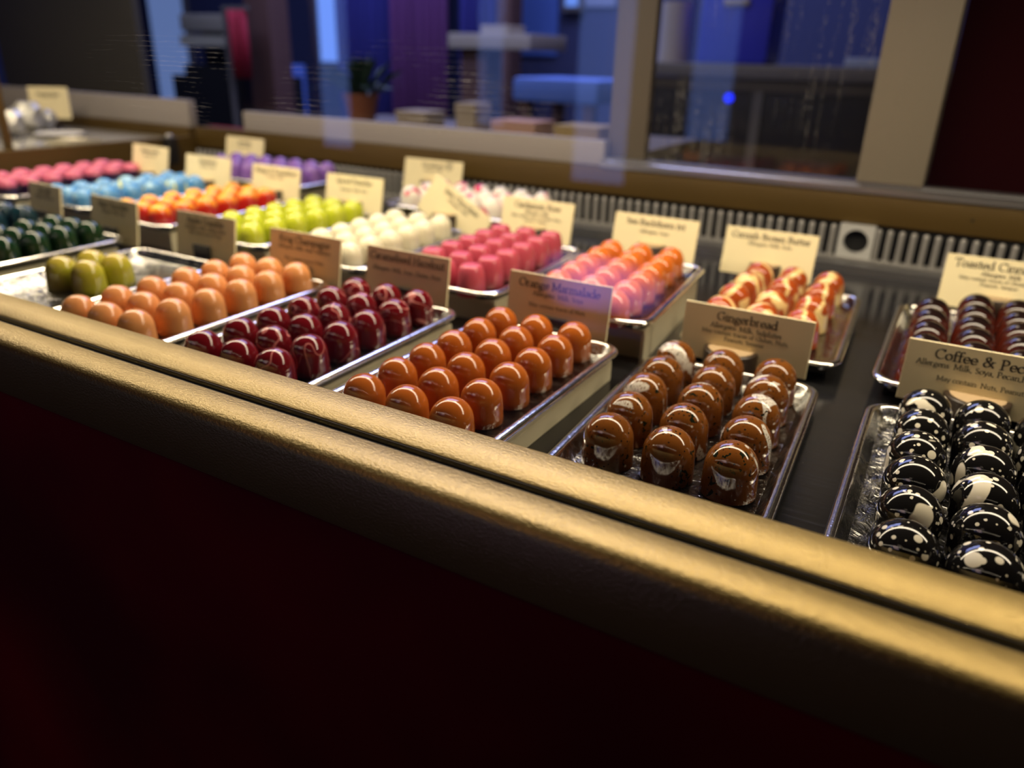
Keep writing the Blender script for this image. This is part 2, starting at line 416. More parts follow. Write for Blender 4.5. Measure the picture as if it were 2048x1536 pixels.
# ------------------------------------------------------------------ lettering (broad-nib roman capitals and minuscules)
def A_(cx, cy, rx, ry, a0, a1, n=None):
    n = n or max(5, int(abs(a1 - a0) / 22))
    return [(cx + rx * math.cos(math.radians(a0 + (a1-a0)*k/n)), cy + ry * math.sin(math.radians(a0 + (a1-a0)*k/n))) for k in range(n + 1)]
def st(x, y0, y1, b=1, tp=1):
    s = [[(x, y0), (x, y1)]]
    if b: s.append([(x-.085, y0+.008), (x+.085, y0+.008)])
    if tp: s.append([(x-.09, y1-.025), (x, y1)])
    return s
X = .42
GL = {
 'a': (.42, [A_(.18,.29,.13,.12,150,0), [(.31,.29),(.31,.05),(.39,.02)], A_(.18,.12,.13,.115,0,360)]),
 'b': (.47, st(.09,0,.70,0) + [A_(.24,.21,.16,.20,0,360)]),
 'c': (.40, [A_(.22,.21,.18,.20,45,318)]),
 'd': (.48, st(.38,.0,.70,1) + [A_(.21,.21,.17,.20,0,360)]),
 'e': (.42, [A_(.22,.21,.17,.20,0,322), [(.05,.215),(.39,.215)]]),
 'f': (.29, st(.12,0,.55,1,0) + [A_(.23,.55,.11,.13,180,40), [(.02,.40),(.26,.40)]]),
 'g': (.43, [A_(.20,.27,.14,.13,0,360), [(.12,.15),(.09,.07),(.18,.03),(.30,.02)], A_(.21,-.09,.17,.11,60,-300), [(.30,.37),(.40,.40)]]),
 'h': (.49, st(.09,0,.70) + [A_(.24,.26,.14,.15,170,0)] + st(.38,0,.26,1,0)),
 'i': (.24, st(.12,0,X) + [[(.11,.58),(.13,.58)]]),
 'k': (.45, st(.09,0,.70) + [[(.11,.19),(.34,.40)], [(.17,.25),(.42,.01)]]),
 'l': (.24, st(.12,0,.70)),
 'm': (.74, st(.09,0,X) + [A_(.23,.26,.13,.15,170,0), A_(.50,.26,.13,.15,170,0)] + st(.36,0,.26,1,0) + st(.63,0,.26,1,0)),
 'n': (.49, st(.09,0,X) + [A_(.24,.26,.14,.15,170,0)] + st(.38,0,.26,1,0)),
 'o': (.45, [A_(.22,.21,.18,.20,0,360)]),
 'p': (.47, st(.09,-.22,X) + [A_(.24,.21,.16,.20,0,360)]),
 'r': (.34, st(.09,0,X) + [A_(.20,.27,.11,.14,175,55)]),
 's': (.33, [A_(.16,.31,.10,.10,35,250), [(.10,.25),(.22,.17)], A_(.16,.11,.11,.10,40,-150)]),
 't': (.29, [[(.05,.40),(.13,.54),(.13,.10)], A_(.21,.10,.08,.09,180,310), [(.03,.40),(.26,.40)]]),
 'u': (.49, st(.09,.13,X,0) + [A_(.22,.14,.13,.13,180,350)] + st(.37,0,X)),
 'v': (.42, [[(.02,.41),(.20,.01),(.38,.41)], [(-.02,.41),(.09,.41)], [(.32,.41),(.43,.41)]]),
 'w': (.62, [[(.02,.41),(.17,.01),(.30,.40),(.44,.01),(.58,.41)], [(-.02,.41),(.09,.41)]]),
 'x': (.42, [[(.03,.41),(.38,.01)], [(.37,.41),(.03,.01)]]),
 'y': (.42, [[(.02,.41),(.21,.02)], [(.39,.41),(.16,-.16),(.04,-.20)], [(-.02,.41),(.09,.41)], [(.33,.41),(.43,.41)]]),
 'z': (.40, [[(.04,.39),(.35,.39),(.04,.02),(.36,.02)]]),
 'A': (.60, [[(.04,.01),(.30,.66),(.55,.01)], [(.14,.23),(.45,.23)], [(-.03,.01),(.11,.01)], [(.47,.01),(.62,.01)]]),
 'B': (.52, st(.11,0,.66) + [A_(.24,.50,.15,.155,90,-90), A_(.25,.18,.19,.175,90,-90), [(.11,.65),(.24,.65)], [(.11,.345),(.25,.345)], [(.11,.01),(.25,.01)]]),
 'C': (.60, [A_(.34,.33,.29,.32,48,312), [(.54,.66),(.54,.52)]]),
 'G': (.66, [A_(.34,.33,.29,.32,48,300), [(.54,.66),(.54,.52)], [(.56,.29),(.56,.06)], [(.46,.30),(.64,.30)]]),
 'H': (.68, st(.11,0,.66) + st(.56,0,.66) + [[(.11,.34),(.56,.34)], [(.47,.65),(.64,.65)]]),
 'K': (.60, st(.11,0,.66) + [[(.13,.31),(.48,.64)], [(.22,.39),(.58,.01)], [(.40,.65),(.56,.65)]]),
 'L': (.50, st(.11,0,.66) + [[(.11,.01),(.46,.01),(.48,.14)]]),
 'M': (.80, st(.10,0,.66,1,0) + st(.68,0,.66,1,0) + [[(.10,.65),(.39,.06),(.68,.65)], [(.02,.65),(.12,.65)], [(.66,.65),(.76,.65)]]),
 'N': (.68, st(.10,0,.66,1,0) + [[(.10,.65),(.56,.02),(.56,.66)], [(.02,.65),(.12,.65)], [(.48,.65),(.64,.65)]]),
 'O': (.70, [A_(.35,.33,.30,.32,0,360)]),
 'P': (.50, st(.11,0,.66) + [A_(.24,.48,.19,.17,90,-90), [(.11,.65),(.24,.65)], [(.11,.31),(.24,.31)]]),
 'R': (.56, st(.11,0,.66) + [A_(.24,.49,.17,.16,90,-90), [(.11,.65),(.24,.65)], [(.11,.33),(.24,.33)], [(.26,.32),(.54,.01)]]),
 'S': (.44, [A_(.21,.49,.14,.15,35,255), [(.13,.41),(.31,.26)], A_(.21,.17,.16,.16,45,-150)]),
 'T': (.58, st(.29,0,.66,1,0) + [[(.03,.65),(.55,.65)], [(.03,.65),(.02,.54)], [(.55,.65),(.56,.54)]]),
 'Y': (.56, st(.28,0,.30,1,0) + [[(.04,.65),(.28,.30),(.52,.65)], [(-.02,.65),(.11,.65)], [(.45,.65),(.58,.65)]]),
 '&': (.70, [A_(.27,.52,.12,.13,-40,300), [(.20,.43),(.62,.01)], [(.36,.43),(.16,.30)], A_(.23,.16,.17,.155,115,325), [(.37,.07),(.56,.36)], [(.48,.37),(.66,.37)]]),
 ',': (.20, [[(.10,.04),(.11,.01),(.06,-.10)]]), '.': (.20, [[(.09,.03),(.11,.03)]]),
 ':': (.20, [[(.09,.04),(.11,.04)], [(.09,.33),(.11,.33)]]),
 '(': (.28, [A_(.30,.25,.20,.45,130,230)]), ')': (.28, [A_(-.02,.25,.20,.45,50,-50)]),
}
def hull(pts):
    pts = sorted(set((round(a, 7), round(b, 7)) for a, b in pts))
    def half(P):
        h = []
        for p in P:
            while len(h) > 1 and (h[-1][0]-h[-2][0])*(p[1]-h[-2][1]) - (h[-1][1]-h[-2][1])*(p[0]-h[-2][0]) <= 1e-12: h.pop()
            h.append(p)
        return h
    a, b = half(pts), half(pts[::-1])
    return a[:-1] + b[:-1]
def write(bm, lines, y):
    """lines: (text, em, baseline z, weight), centred on x = 0"""
    ca, sa = math.cos(math.radians(22)), math.sin(math.radians(22))
    for text, em, zb, wt in lines:
        width = sum((GL[c][0] if c in GL else .28) for c in text) * em
        x = -width / 2
        nib = [(sx*ca*wt/2 - sz*sa*.036/2, sx*sa*wt/2 + sz*ca*.036/2) for sx in (-1, 1) for sz in (-1, 1)]
        for c in text:
            if c in GL:
                for s in GL[c][1]:
                    for p, q in zip(s, s[1:]):
                        h = hull([(p[0]+n[0], p[1]+n[1]) for n in nib] + [(q[0]+n[0], q[1]+n[1]) for n in nib])
                        if len(h) > 2: bm.faces.new([bm.verts.new((x + a*em, y, zb + b*em)) for a, b in h])
                x += GL[c][0] * em
            else: x += .28 * em
STAND = {}
def card(x, y, z, rz, label, heading, lines=(), roll=0., lean=.2, H=.052, W=.10, stand_h=.03, stand_z=.0573, head_em=.0104, name='flavour_card', top=.0115, sr=1., sdx=0.):
    """z: lower edge of the card"""
    t = thing(name, label, 'card', (x, y, stand_z), rz, 'flavour name cards in the case')
    bm = bmesh.new(); box(bm, -W/2, W/2, -.0012, .0012, 0, H, .0003)
    b = link('card_board', bm, 'card_paper', t, False)
    b.location = (0, 0, z - stand_z); b.rotation_euler = (-lean, roll, 0)
    bm = bmesh.new(); write(bm, [(heading, head_em, H - top, .105)], -.0014)
    link('heading', bm, 'ink', b, False)
    if lines:
        bm = bmesh.new(); write(bm, [(s, em, H - d, w) for s, em, d, w in lines], -.0014)
        link('allergen_text', bm, 'ink', b, False)
    if stand_h == 'clip':
        h_ = z - stand_z + .019
        c_ = link('clip', box(bmesh.new(), -.013, .013, -.0052, -.0016, 0, h_, .0006), 'black_plastic', t, False)
        link('clip_foot', box(bmesh.new(), -.013, .013, -.0016, .0026, 0, z - stand_z - .0008, .0004), 'black_plastic', c_, False)
        return t
    if stand_h:
        key = (round(stand_h, 4), sr)
        if key not in STAND:
            bm = lathe([(0, 0), (.0165*sr, 0), (.017*sr, .0006), (.017*sr, stand_h-.001), (.0162*sr, stand_h), (0, stand_h)], 32)
            s = link('stand', bm, 'stand_brown', t)
            s2 = link('stand_top', lathe([(.0, .0004), (.0138*sr, .0004), (.0142*sr, 0)], 32), 'stand_top', s); s2.location = (0, 0, stand_h)
            s.location.x = sdx; STAND[key] = (s, s2)
        else:
            s, s2 = STAND[key]
            c = s.copy(); COL.objects.link(c); c.parent = t; c.location.x = sdx
            d = s2.copy(); COL.objects.link(d); d.parent = c
    return t

# ------------------------------------------------------------------ bonbons
ORD = ['first', 'second', 'third', 'fourth', 'fifth', 'sixth', 'seventh', 'eighth']
def ordn(k, n):
    return ORD[k]
PROTO = {}
def bonbons(key, mold, r, h, mat, look, grid, cols, rows, zb, colnames=('left', 'middle', 'right'), rowend='front', group=None, dx=0., dy=0., spin=True, tray_word='its tray', skip=()):
    x0, y0, th, sx, sy = grid
    made = []
    for i, cn in zip(cols, colnames):
        js = [j for j in rows if (i, j) not in skip]
        for k, j in enumerate(js):
            a, b = i * sx, j * sy
            px = x0 + a*math.cos(th) - b*math.sin(th) + random.uniform(-1, 1)*.0007 + dx
            py = y0 + a*math.sin(th) + b*math.cos(th) + random.uniform(-1, 1)*.0007 + dy
            if key not in PROTO:
                o = link('bonbon', dome_mesh(r, h, mold), mat); PROTO[key] = o
            else:
                o = PROTO[key].copy(); COL.objects.link(o)
            kk = k if rowend == 'front' else len(js) - 1 - k
            o.location = (px, py, zb); o.rotation_euler = (0, 0, random.uniform(0, 2*PI) if spin else random.uniform(-.12, .12))
            tag(o, f"{look}, {ORD[kk]} from the {rowend} in the {cn} row", 'bonbon', group)
            made.append(o)
    return made

R3 = range(3); R6 = range(6)
def center(grid, ci, rj):
    x0, y0, th, sx, sy = grid; a, b = ci*sx, rj*sy
    return x0 + a*math.cos(th) - b*math.sin(th), y0 + a*math.sin(th) + b*math.cos(th)

G = dict(
 orange=(-.3112, .3522, .0053, .0340, .0348), red=(-.4640, .3506, .0311, .0349, .0352), peach=(-.6186, .3516, .0334, .0354, .0361),
 ginger=(-.1614, .4092, .0695, .0385, .0385), coffee=(.0111, .3761, .0189, .0357, .0383),
 pink=(-.4567, .5985, .0410, .0331, .0354), berry=(-.3038, .5837, .0825, .0331, .0366), white=(-.6117, .5999, .0509, .0334, .0356),
 lime=(-.7685, .6114, .0248, .0344, .0358), flame=(-.9384, .6221, -.0082, .0336, .0347), blue=(-1.1111, .6341, -.0466, .0334, .0353),
 magenta=(-1.2728, .6099, .0839, .0349, .0358), cornish=(-.1755, .6958, .015, .0362, .0513), toasted=(-.0021, .6921, .0085, .0349, .0408),
 green=(-.9271, .3528, .0488, .0331, .0340), violet=(-1.1203, .9333, .0393, .0338, .0352), straw=(-.6722, .9167, -.0276, .0338, .0375),
)
r, h = .0146, .0292
# front row, on acrylic risers
for key, mat, look, zb, L, trl in (
    ('orange', 'orange_shell', 'plain glossy burnt-orange bonbon', .0763, .226, 'silver tray of eighteen burnt-orange bonbons by the gold rail'),
    ('red', 'burgundy_shell', 'burgundy bonbon with pink drizzle', .0763, .226, 'silver tray of burgundy drizzled bonbons by the gold rail'),
    ('peach', 'peach_shell', 'satin peach bonbon', .0763, .228, 'silver tray of eighteen peach bonbons by the gold rail')):
    g = G[key]; cx, cy = center(g, 1, 2.5)
    tray(cx, cy, zb, g[2], .136, L, trl)
    riser(cx, cy, zb, g[2], .122, .205, 'acrylic_riser', f"cream riser under the {'burnt-orange' if key == 'orange' else 'burgundy' if key == 'red' else 'peach'} bonbon tray")
    bonbons(key, 'dome', r, h, mat, look, g, R3, R6, zb, group=f'{key} bonbons')
g = G['ginger']; cx, cy = center(g, 1, 2)
tray(cx + .001, cy - .011, .0602, .055, .140, .232, 'silver tray of speckled ginger-brown bonbons lying on the steel deck')
bonbons('ginger', 'dome', .0166, .0332, 'ginger_shell', 'caramel-brown bonbon with white streaks', g, R3, range(5), .0602, group='ginger bonbons')
g = G['coffee']; cx, cy = center(g, 1, 2.5)
tray(cx - .003, cy - .001, .0602, .02, .140, .240, 'silver tray of black splattered bonbons lying on the steel deck')
bonbons('coffee', 'orb', .0168, .0332, 'splatter_shell', 'black bonbon splattered with ivory', g, R3, R6, .0602, group='coffee bonbons')
# nearly empty tray with four olive bonbons
tray(-.729, .428, .0772, .02, .140, .230, 'nearly empty silver tray holding only four olive-green bonbons')
riser(-.729, .428, .0772, .02, .125, .205, 'acrylic_riser', 'cream riser under the nearly empty olive bonbon tray')
for nm, (px, py) in zip(('left rear', 'right rear', 'left front', 'right front'), ((-.7445, .4455), (-.7125, .4502), (-.7430, .4135), (-.7105, .4190))):
    if 'olive' not in PROTO: o = PROTO['olive'] = link('bonbon', dome_mesh(.0156, .031, 'dome'), 'olive_shell')
    else: o = PROTO['olive'].copy(); COL.objects.link(o)
    o.location = (px, py, .0772); tag(o, f'olive-green bonbon, {nm} one of the last four on the tray', 'bonbon', 'olive bonbons')
g = G['green']; cx, cy = center(g, 1, 2.5)
tray(-.9065, .441, .0790, .03, .136, .232, 'silver tray of dark bottle-green bonbons')
riser(-.9065, .441, .0790, .03, .122, .2, 'acrylic_riser', 'cream riser under the dark green bonbon tray')
bonbons('green', 'dome', .0150, .030, 'bottle_shell', 'dark bottle-green bonbon', g, R3, range(2, 6), .0790, rowend='back', group='bottle-green bonbons')
tray(-1.047, .445, .0790, .03, .128, .225, 'silver tray of fluted teal bonbons')
riser(-1.047, .445, .0790, .03, .115, .2, 'acrylic_riser', 'cream riser under the fluted teal bonbon tray')
bonbons('teal', 'fluted', .0175, .031, 'teal_shell', 'fluted dark teal bonbon', (-1.054, .490, .03, .040, .0395), range(2), range(2), .0790, colnames=('left', 'right'), rowend='back', group='teal bonbons')
# back row
ZB = .0855
for key, mold, mat, look, zb, rows, word in (
    ('pink', 'cup', 'pink_shell', 'flat-topped raspberry-pink bonbon', ZB, R6, 'raspberry-pink'),
    ('berry', 'dome', 'amber_shell', 'bright amber-orange bonbon', .0890, R6, 'amber-orange'),
    ('white', 'dome', 'ivory_shell', 'ivory-white bonbon', ZB, R6, 'ivory-white'),
    ('lime', 'dome', 'lime_shell', 'lime-yellow bonbon', ZB, R6, 'lime-yellow'),
    ('flame', 'dome', 'flame_shell', 'yellow-to-red airbrushed bonbon', ZB, R6, 'yellow-to-red'),
    ('blue', 'dome', 'blue_shell', 'marbled sky-blue bonbon', ZB, R6, 'sky-blue'),
    ('magenta', 'cup', 'magenta_cap_shell', 'dark purple bonbon with pink cap', ZB, range(7), 'pink-capped purple')):
    g = G[key]; cx, cy = center(g, 1, (len(rows)-1)/2)
    L = .222 if len(rows) == 6 else .262
    cy += .004 if key in ('pink', 'berry') else 0
    tray(cx, cy, zb, g[2], .136, L, f'silver tray of {word} bonbons in the rear row')
    riser(cx, cy, zb, g[2], .124, L - .028, 'acrylic_riser', f'cream riser under the {word} bonbon tray')
    bonbons(key, mold, r, h, mat, look, g, R3, rows, zb, group=f'{word} bonbons', spin=(key != 'flame'))
zb = .0665
tray(-.131, .742, zb, .055, .136, .232, 'silver tray of orange bonbons with cream swirls')
riser(-.131, .742, zb, .055, .115, .2, 'black_riser', 'low black riser under the cream-swirl bonbon tray')
bonbons('cornish', 'dome', .0160, .0330, 'cream_swirl_shell', 'orange-brown bonbon with cream swirls', G['cornish'], R3, range(4), zb, rowend='back', group='cream-swirl bonbons', dx=.002, dy=-.006)
tray(.033, .742, zb, .008, .136, .245, 'silver tray of dark chocolate-brown bonbons by the back grille')
riser(.033, .742, zb, .008, .115, .21, 'black_riser', 'low black riser under the dark chocolate-brown bonbon tray')
bonbons('toasted', 'dome', .0165, .0330, 'cinnamon_shell', 'dark red-brown glossy bonbon', G['toasted'], R3, range(-1, 5), zb, rowend='back', group='dark brown bonbons', skip=((0, 4),), dy=-.012)
# third row against the grille: trays lying lengthwise
for key, nx, mat, look, word in (('violet', 7, 'lilac_shell', 'lilac-purple bonbon', 'lilac'), ('straw', 6, 'strawberry_shell', 'white bonbon with pink blotches', 'pink-and-white')):
    g = G[key]; cx, cy = center(g, (nx-1)/2, 0)
    zb3 = .0955
    tray(cx, cy, zb3, g[2] + PI/2, .138, .034*nx + .030, f'silver tray of {word} bonbons lying lengthwise against the grille')
    riser(cx, cy, zb3, g[2] + PI/2, .110, .034*nx, 'acrylic_riser', f'cream riser under the {word} bonbon tray')
    x0, y0, th, sx, sy = g
    for j, jn in zip((-1, 0, 1), ('front', 'middle', 'rear')):
        for i in range(nx):
            a, b = i*sx, j*sy
            if key not in PROTO: o = PROTO[key] = link('bonbon', dome_mesh(.0146, .031 if key == 'straw' else .033, 'dome'), mat)
            else: o = PROTO[key].copy(); COL.objects.link(o)
            o.location = (x0 + a*math.cos(th) - b*math.sin(th), y0 + a*math.sin(th) + b*math.cos(th), zb3); o.rotation_euler = (0, 0, random.uniform(0, 6))
            tag(o, f'{look}, {ORD[i]} from the left in the {jn} row', 'bonbon', f'{word} bonbons')

# ------------------------------------------------------------------ cards
s, b_ = .066, .085
A1 = .0060
FC, BZ = .0755, .0835
def al(txt, d=.0180, em=A1, w=.085): return (txt, em, d, w)
may = [al('May contain traces of Gluten, Nuts,', .0232, .0052), al('Peanuts, Sesame', .0282, .0052)]
card(.039, .614, .0665, .0, 'cream card headed Coffee & Pecan behind the black bonbons', 'Coffee & Pecan', [al('Allergens: Milk, Soya, Pecan,Hazelnut', .0175, .0062, .10), al('May contain: Nuts, Peanuts', .0275, .0055)], head_em=.0112, lean=.06, sr=1.3, stand_h=.0225, H=.047, W=.104)
card(-.1310, .610, .0665, .0, 'cream card headed Gingerbread behind the ginger-brown bonbons', 'Gingerbread', [al('Allergens: Milk, Sulphites', w=.10)] + may, lean=.06, sr=1.3, stand_h=.0225, H=.047, W=.104, sdx=-.009)
card(-.2790, .5590, FC, .0, 'cream card headed Orange Marmalade behind the burnt-orange bonbons', 'Orange Marmalade', [al('Allergens: Milk, Soya'), al('May contain traces of Nuts', .0275, .0052)], W=.096, stand_h='clip', lean=.15)
card(-.4390, .5590, FC, .0, 'cream card headed Caramelised Hazelnut behind the burgundy bonbons', 'Caramelised Hazelnut', [al('Allergens: Milk, Soya, Gluten, Nuts', .0215)], W=.096, stand_h='clip', lean=.15)
card(-.5686, .5590, FC, .0, 'cream card headed Krug Champagne behind the peach bonbons', 'Krug Champagne', [al('Allergens: Milk, Soya, Sulphites'), al('May contain traces of Nuts', .0290, .0052)], W=.096, stand_h='clip', lean=.15)
card(-.7225, .5640, FC, -.01, 'cream card headed Apple Crumble behind the nearly empty tray', 'Apple Crumble', [al('Allergens: Milk, Gluten, Nuts'), al('May contain traces of Soya', .0232, .0052)], W=.096, stand_h='clip', lean=.15)
card(-.8840, .5630, FC, -.05, 'grey-looking card behind the dark bottle-green bonbons', 'Mint Chocolate', [al('Allergens: Milk, Soya')], W=.096, stand_h='clip', lean=.15)
card(-1.0260, .5640, FC+.003, -.07, 'grey-looking card behind the fluted teal bonbons', 'Sea Salt', [al('Allergens: Milk, Soya')], W=.078, stand_h='clip', lean=.15)
card(.047, .874, .076, .02, 'cream card headed Toasted Cinnamon behind the dark brown bonbons', 'Toasted Cinnamon', [al('Allergens: Milk', w=.10)] + may, stand_h=.034, head_em=.0118)
card(-.1765, .872, .076, .0, 'cream card headed Cornish Brown Butter behind the cream-swirl bonbons', 'Cornish Brown Butter', [al('Allergens: Milk, Soya')], stand_h=.034)
card(-.297, .832, BZ, -.01, 'cream card headed Sea Buckthorn behind the amber-orange bonbons', 'Sea Buckthorn (v)', [al('Allergens: Soya', .0200)], stand_h=.047)
card(-.450, .832, BZ+.002, -.03, 'cream card headed Cardamom Rose behind the raspberry-pink bonbons', 'Cardamom Rose', [al('Allergens: Milk')] + may, stand_h=.047)
card(-.585, .834, BZ, .02, 'cream card tipped over sideways behind the ivory-white bonbons', 'White Chocolate', [al('Allergens: Milk')], roll=.52, stand_h=.047)
card(-.741, .832, BZ+.003, .02, 'cream card behind the lime-yellow bonbons', 'Spiced Pistachio', [al('Allergens: Milk, Nuts', .0215)], stand_h=.047)
card(-.893, .832, BZ+.003, -.03, 'cream card headed Mango & Passionfruit behind the yellow-to-red bonbons', 'Mango & Passionfruit', [al('Allergens: Milk')], stand_h=.047)
card(-1.042, .834, BZ+.005, .02, 'cream card behind the marbled sky-blue bonbons', 'Raspberry', [al('Allergens: Milk')], stand_h=.047)
card(-1.185, .836, BZ+.010, -.08, 'cream card behind the pink-capped purple bonbons', 'Blackcurrant', [al('Allergens: Milk')], stand_h=.047)
card(-1.157, 1.012, .096, -.04, 'cream card standing behind the lilac bonbons', 'Lavender', [al('Allergens: Milk')], stand_h=.055)
c = card(-.735, 1.012, .092, .03, 'cream card with circled mark behind the pink-and-white bonbons', 'Strawberry', [al('Allergens: Milk')], stand_h=.055, W=.108)
bd = [o for o in c.children if o.name.startswith('card_board')][0]
bm = bmesh.new(); em = .0125
write(bm, [('v', .0125, .0415, .13)], -.0014)
for v in bm.verts: v.co.x += .030
ring = A_(.030, .0440, .0062, .0062, 0, 360, 24); r2 = A_(.030, .0440, .0050, .0050, 0, 360, 24)
for k in range(24): bm.faces.new([bm.verts.new((p[0], -.0014, p[1])) for p in (ring[k], ring[k+1], r2[k+1], r2[k])])
link('circled_mark', bm, 'ink', bd, False)

# ------------------------------------------------------------------ the display case
XL, XR = -1.330, .42
case = thing('display_case', 'gold-railed glass display case with wine-red front holding the bonbons', 'display case', (0, .30, -Z0))
def cpart(name, bm, mat, smooth=True, par=None):
    o = link(name, bm, mat, par or case, smooth)
    o.matrix_parent_inverse = Matrix.Identity(4)
    o.location = Vector((0, 0, 0)) - Vector(case.location) if not par else (0, 0, 0)
    return o
rail = [(.300, .050), (.300, .1172), (.2992, .1190), (.2975, .1198), (.2705, .1200), (.2692, .1192), (.2690, .108), (.2625, .108), (.2623, .1188), (.2612, .1196), (.2440, .1194), (.2405, .1184), (.2382, .1162), (.2374, .1130), (.2374, .0830), (.2382, .0815), (.2410, .0808), (.252, .0805), (.252, .050)]
cpart('front_rail', extrude_x(rail, XL, XR), 'gold_rail')
bm = bmesh.new(); box(bm, XL, XR, .2628, .2687, .1082, .1090); box(bm, XL, XR, .2627, .2633, .1090, .1186); box(bm, XL, XR, .2682, .2688, .1090, .1188); cpart('groove_shade_lining', bm, 'black_void', False)  # black lining stands in for the shade inside the groove
cpart('front_panel', box(bmesh.new(), XL, XR, .250, .262, -Z0, .0803), 'panel_wine', False)
cpart('deck', box(bmesh.new(), XL, XR, .300, 1.075, .045, .057), 'deck_steel', False)
# front glass in the groove
cpart('front_glass', box(bmesh.new(), XL, XR, .2638, .2678, .1092, .62), 'front_glass', False)
# ledge under the grille
cpart('ledge', extrude_x([(1.035, .057), (1.035, .0665), (1.0365, .068), (1.055, .070), (1.075, .070), (1.075, .057)], XL, XR), 'sill_steel')
# grille of upright round-topped ribs
bm = bmesh.new(); pitch = .0132; xport = -.1075
nr = int((XR - XL) / pitch)
for k in range(nr):
    x = XL + .006 + k * pitch
    if abs(x - xport) < .021: continue
    rr = .0036; n = 10; y = 1.050
    secs = [(.0715, 1.), (.1085, 1.), (.1105, .92), (.1120, .7), (.1127, .35)]
    prev = None
    for z, sc_ in secs:
        ring = [bm.verts.new((x + rr*sc_*math.cos(2*PI*i/n), y + rr*sc_*math.sin(2*PI*i/n), z)) for i in range(n)]
        if prev:
            for i in range(n): bm.faces.new((prev[i], prev[(i+1) % n], ring[(i+1) % n], ring[i]))
        prev = ring
    bm.faces.new(prev)
gr = cpart('ventilation_grille', bm, 'rib_steel')
cpart('grille_back', box(bmesh.new(), XL, XR, 1.058, 1.064, .070, .1165), 'black_void', False)
cpart('grille_foot', box(bmesh.new(), XL, XR, 1.043, 1.057, .070, .0745, .0008), 'rib_steel', False)
bm = bmesh.new()
sq = [( xport-.0205, .0715), (xport+.0205, .0715), (xport+.0205, .1145), (xport-.0205, .1145)]
n = 40; cz = .0945
outer = []
for k in range(n):
    a = 2*PI*k/n; d = max(abs(math.cos(a)), abs(math.sin(a)))
    outer.append(bm.verts.new((xport + .0205*math.cos(a)/d, 1.045, cz + .0208*math.sin(a)/d)))
inner = [bm.verts.new((xport + .0148*math.cos(2*PI*k/n), 1.045, cz + .0148*math.sin(2*PI*k/n))) for k in range(n)]
deep = [bm.verts.new((xport + .0148*math.cos(2*PI*k/n), 1.057, cz + .0148*math.sin(2*PI*k/n))) for k in range(n)]
back = [bm.verts.new((v.co.x, 1.057, v.co.z)) for v in outer]
for k in range(n):
    j = (k+1) % n
    for q in ((outer[k], outer[j], inner[j], inner[k]), (inner[k], inner[j], deep[j], deep[k]), (back[k], back[j], outer[j], outer[k])): bm.faces.new(q)
pp = cpart('port_plate', bm, 'vent_plate')
bm = bmesh.new(); n = 32
bm.faces.new([bm.verts.new((xport + .0148*math.cos(2*PI*k/n), 1.0555, cz + .0148*math.sin(2*PI*k/n))) for k in range(n)])
po = link('port_hole', bm, 'black_void', pp, False)
# gold board, its screw hole, and the steel sill
bd = cpart('back_board', box(bmesh.new(), XL, XR, 1.053, 1.080, .1165, .1535, .001), 'gold_board')
bm = bmesh.new(); n = 16
bm.faces.new([bm.verts.new((.0125 + .0016*math.cos(2*PI*k/n), 1.0527, .1345 + .0016*math.sin(2*PI*k/n))) for k in range(n)])
link('screw_hole', bm, 'black_void', bd, False)
cpart('sill_strip', extrude_x([(1.050, .1535), (1.050, .1610), (1.0515, .1622), (1.062, .1626), (1.062, .1655), (1.085, .1655), (1.085, .1535)], -.4635, XR), 'sill_steel')
# sliding glass doors at the back
d1 = cpart('sliding_door', box(bmesh.new(), -1.20, -.4635, 1.060, 1.078, .1540, .1885, .0015), 'door_rail_white')
link('door_glass', box(bmesh.new(), -1.20, -.4700, 1.067, 1.071, .1885, .62), 'door_glass', d1, False)
d2 = cpart('sliding_door', box(bmesh.new(), -.466, -.409, 1.079, 1.096, .1540, .62, .001), 'post_brown')
link('door_glass', box(bmesh.new(), -.409, -.1235, 1.083, 1.087, .1640, .62), 'door_glass_wet', d2, False)
cpart('end_post', box(bmesh.new(), -.1225, -.0475, 1.058, 1.13, .1656, .62, .002), 'post_beige')
cpart('end_divider', extrude_x([(.30, .050), (.30, .134), (.302, .136), (1.05, .136), (1.052, .134), (1.052, .050)], -1.350, -1.330), 'gold_board')
cpart('rear_panel', box(bmesh.new(), XL, XR, 1.08, 1.10, -Z0, .1535), 'panel_wine', False)
boxo('wall_right', -.047, 1.3, 1.132, 1.16, -Z0, 1.75, 'wine_wall', kind='structure')

# small black latch at the left end
lt = thing('latch', 'small black latch with steel knob at the corner of the case', 'latch', (-1.305, .95, .1365))
lt.location = (-1.322, .985, .1361)
link('latch_body', box(bmesh.new(), -.008, .012, -.010, .010, -.045, .002, .002), 'black_plastic', lt)
link('latch_knob', lathe([(0, 0), (.006, 0), (.007, .003), (.005, .006), (0, .007)], 20), 'rib_steel', lt).location = (.002, 0, .002)

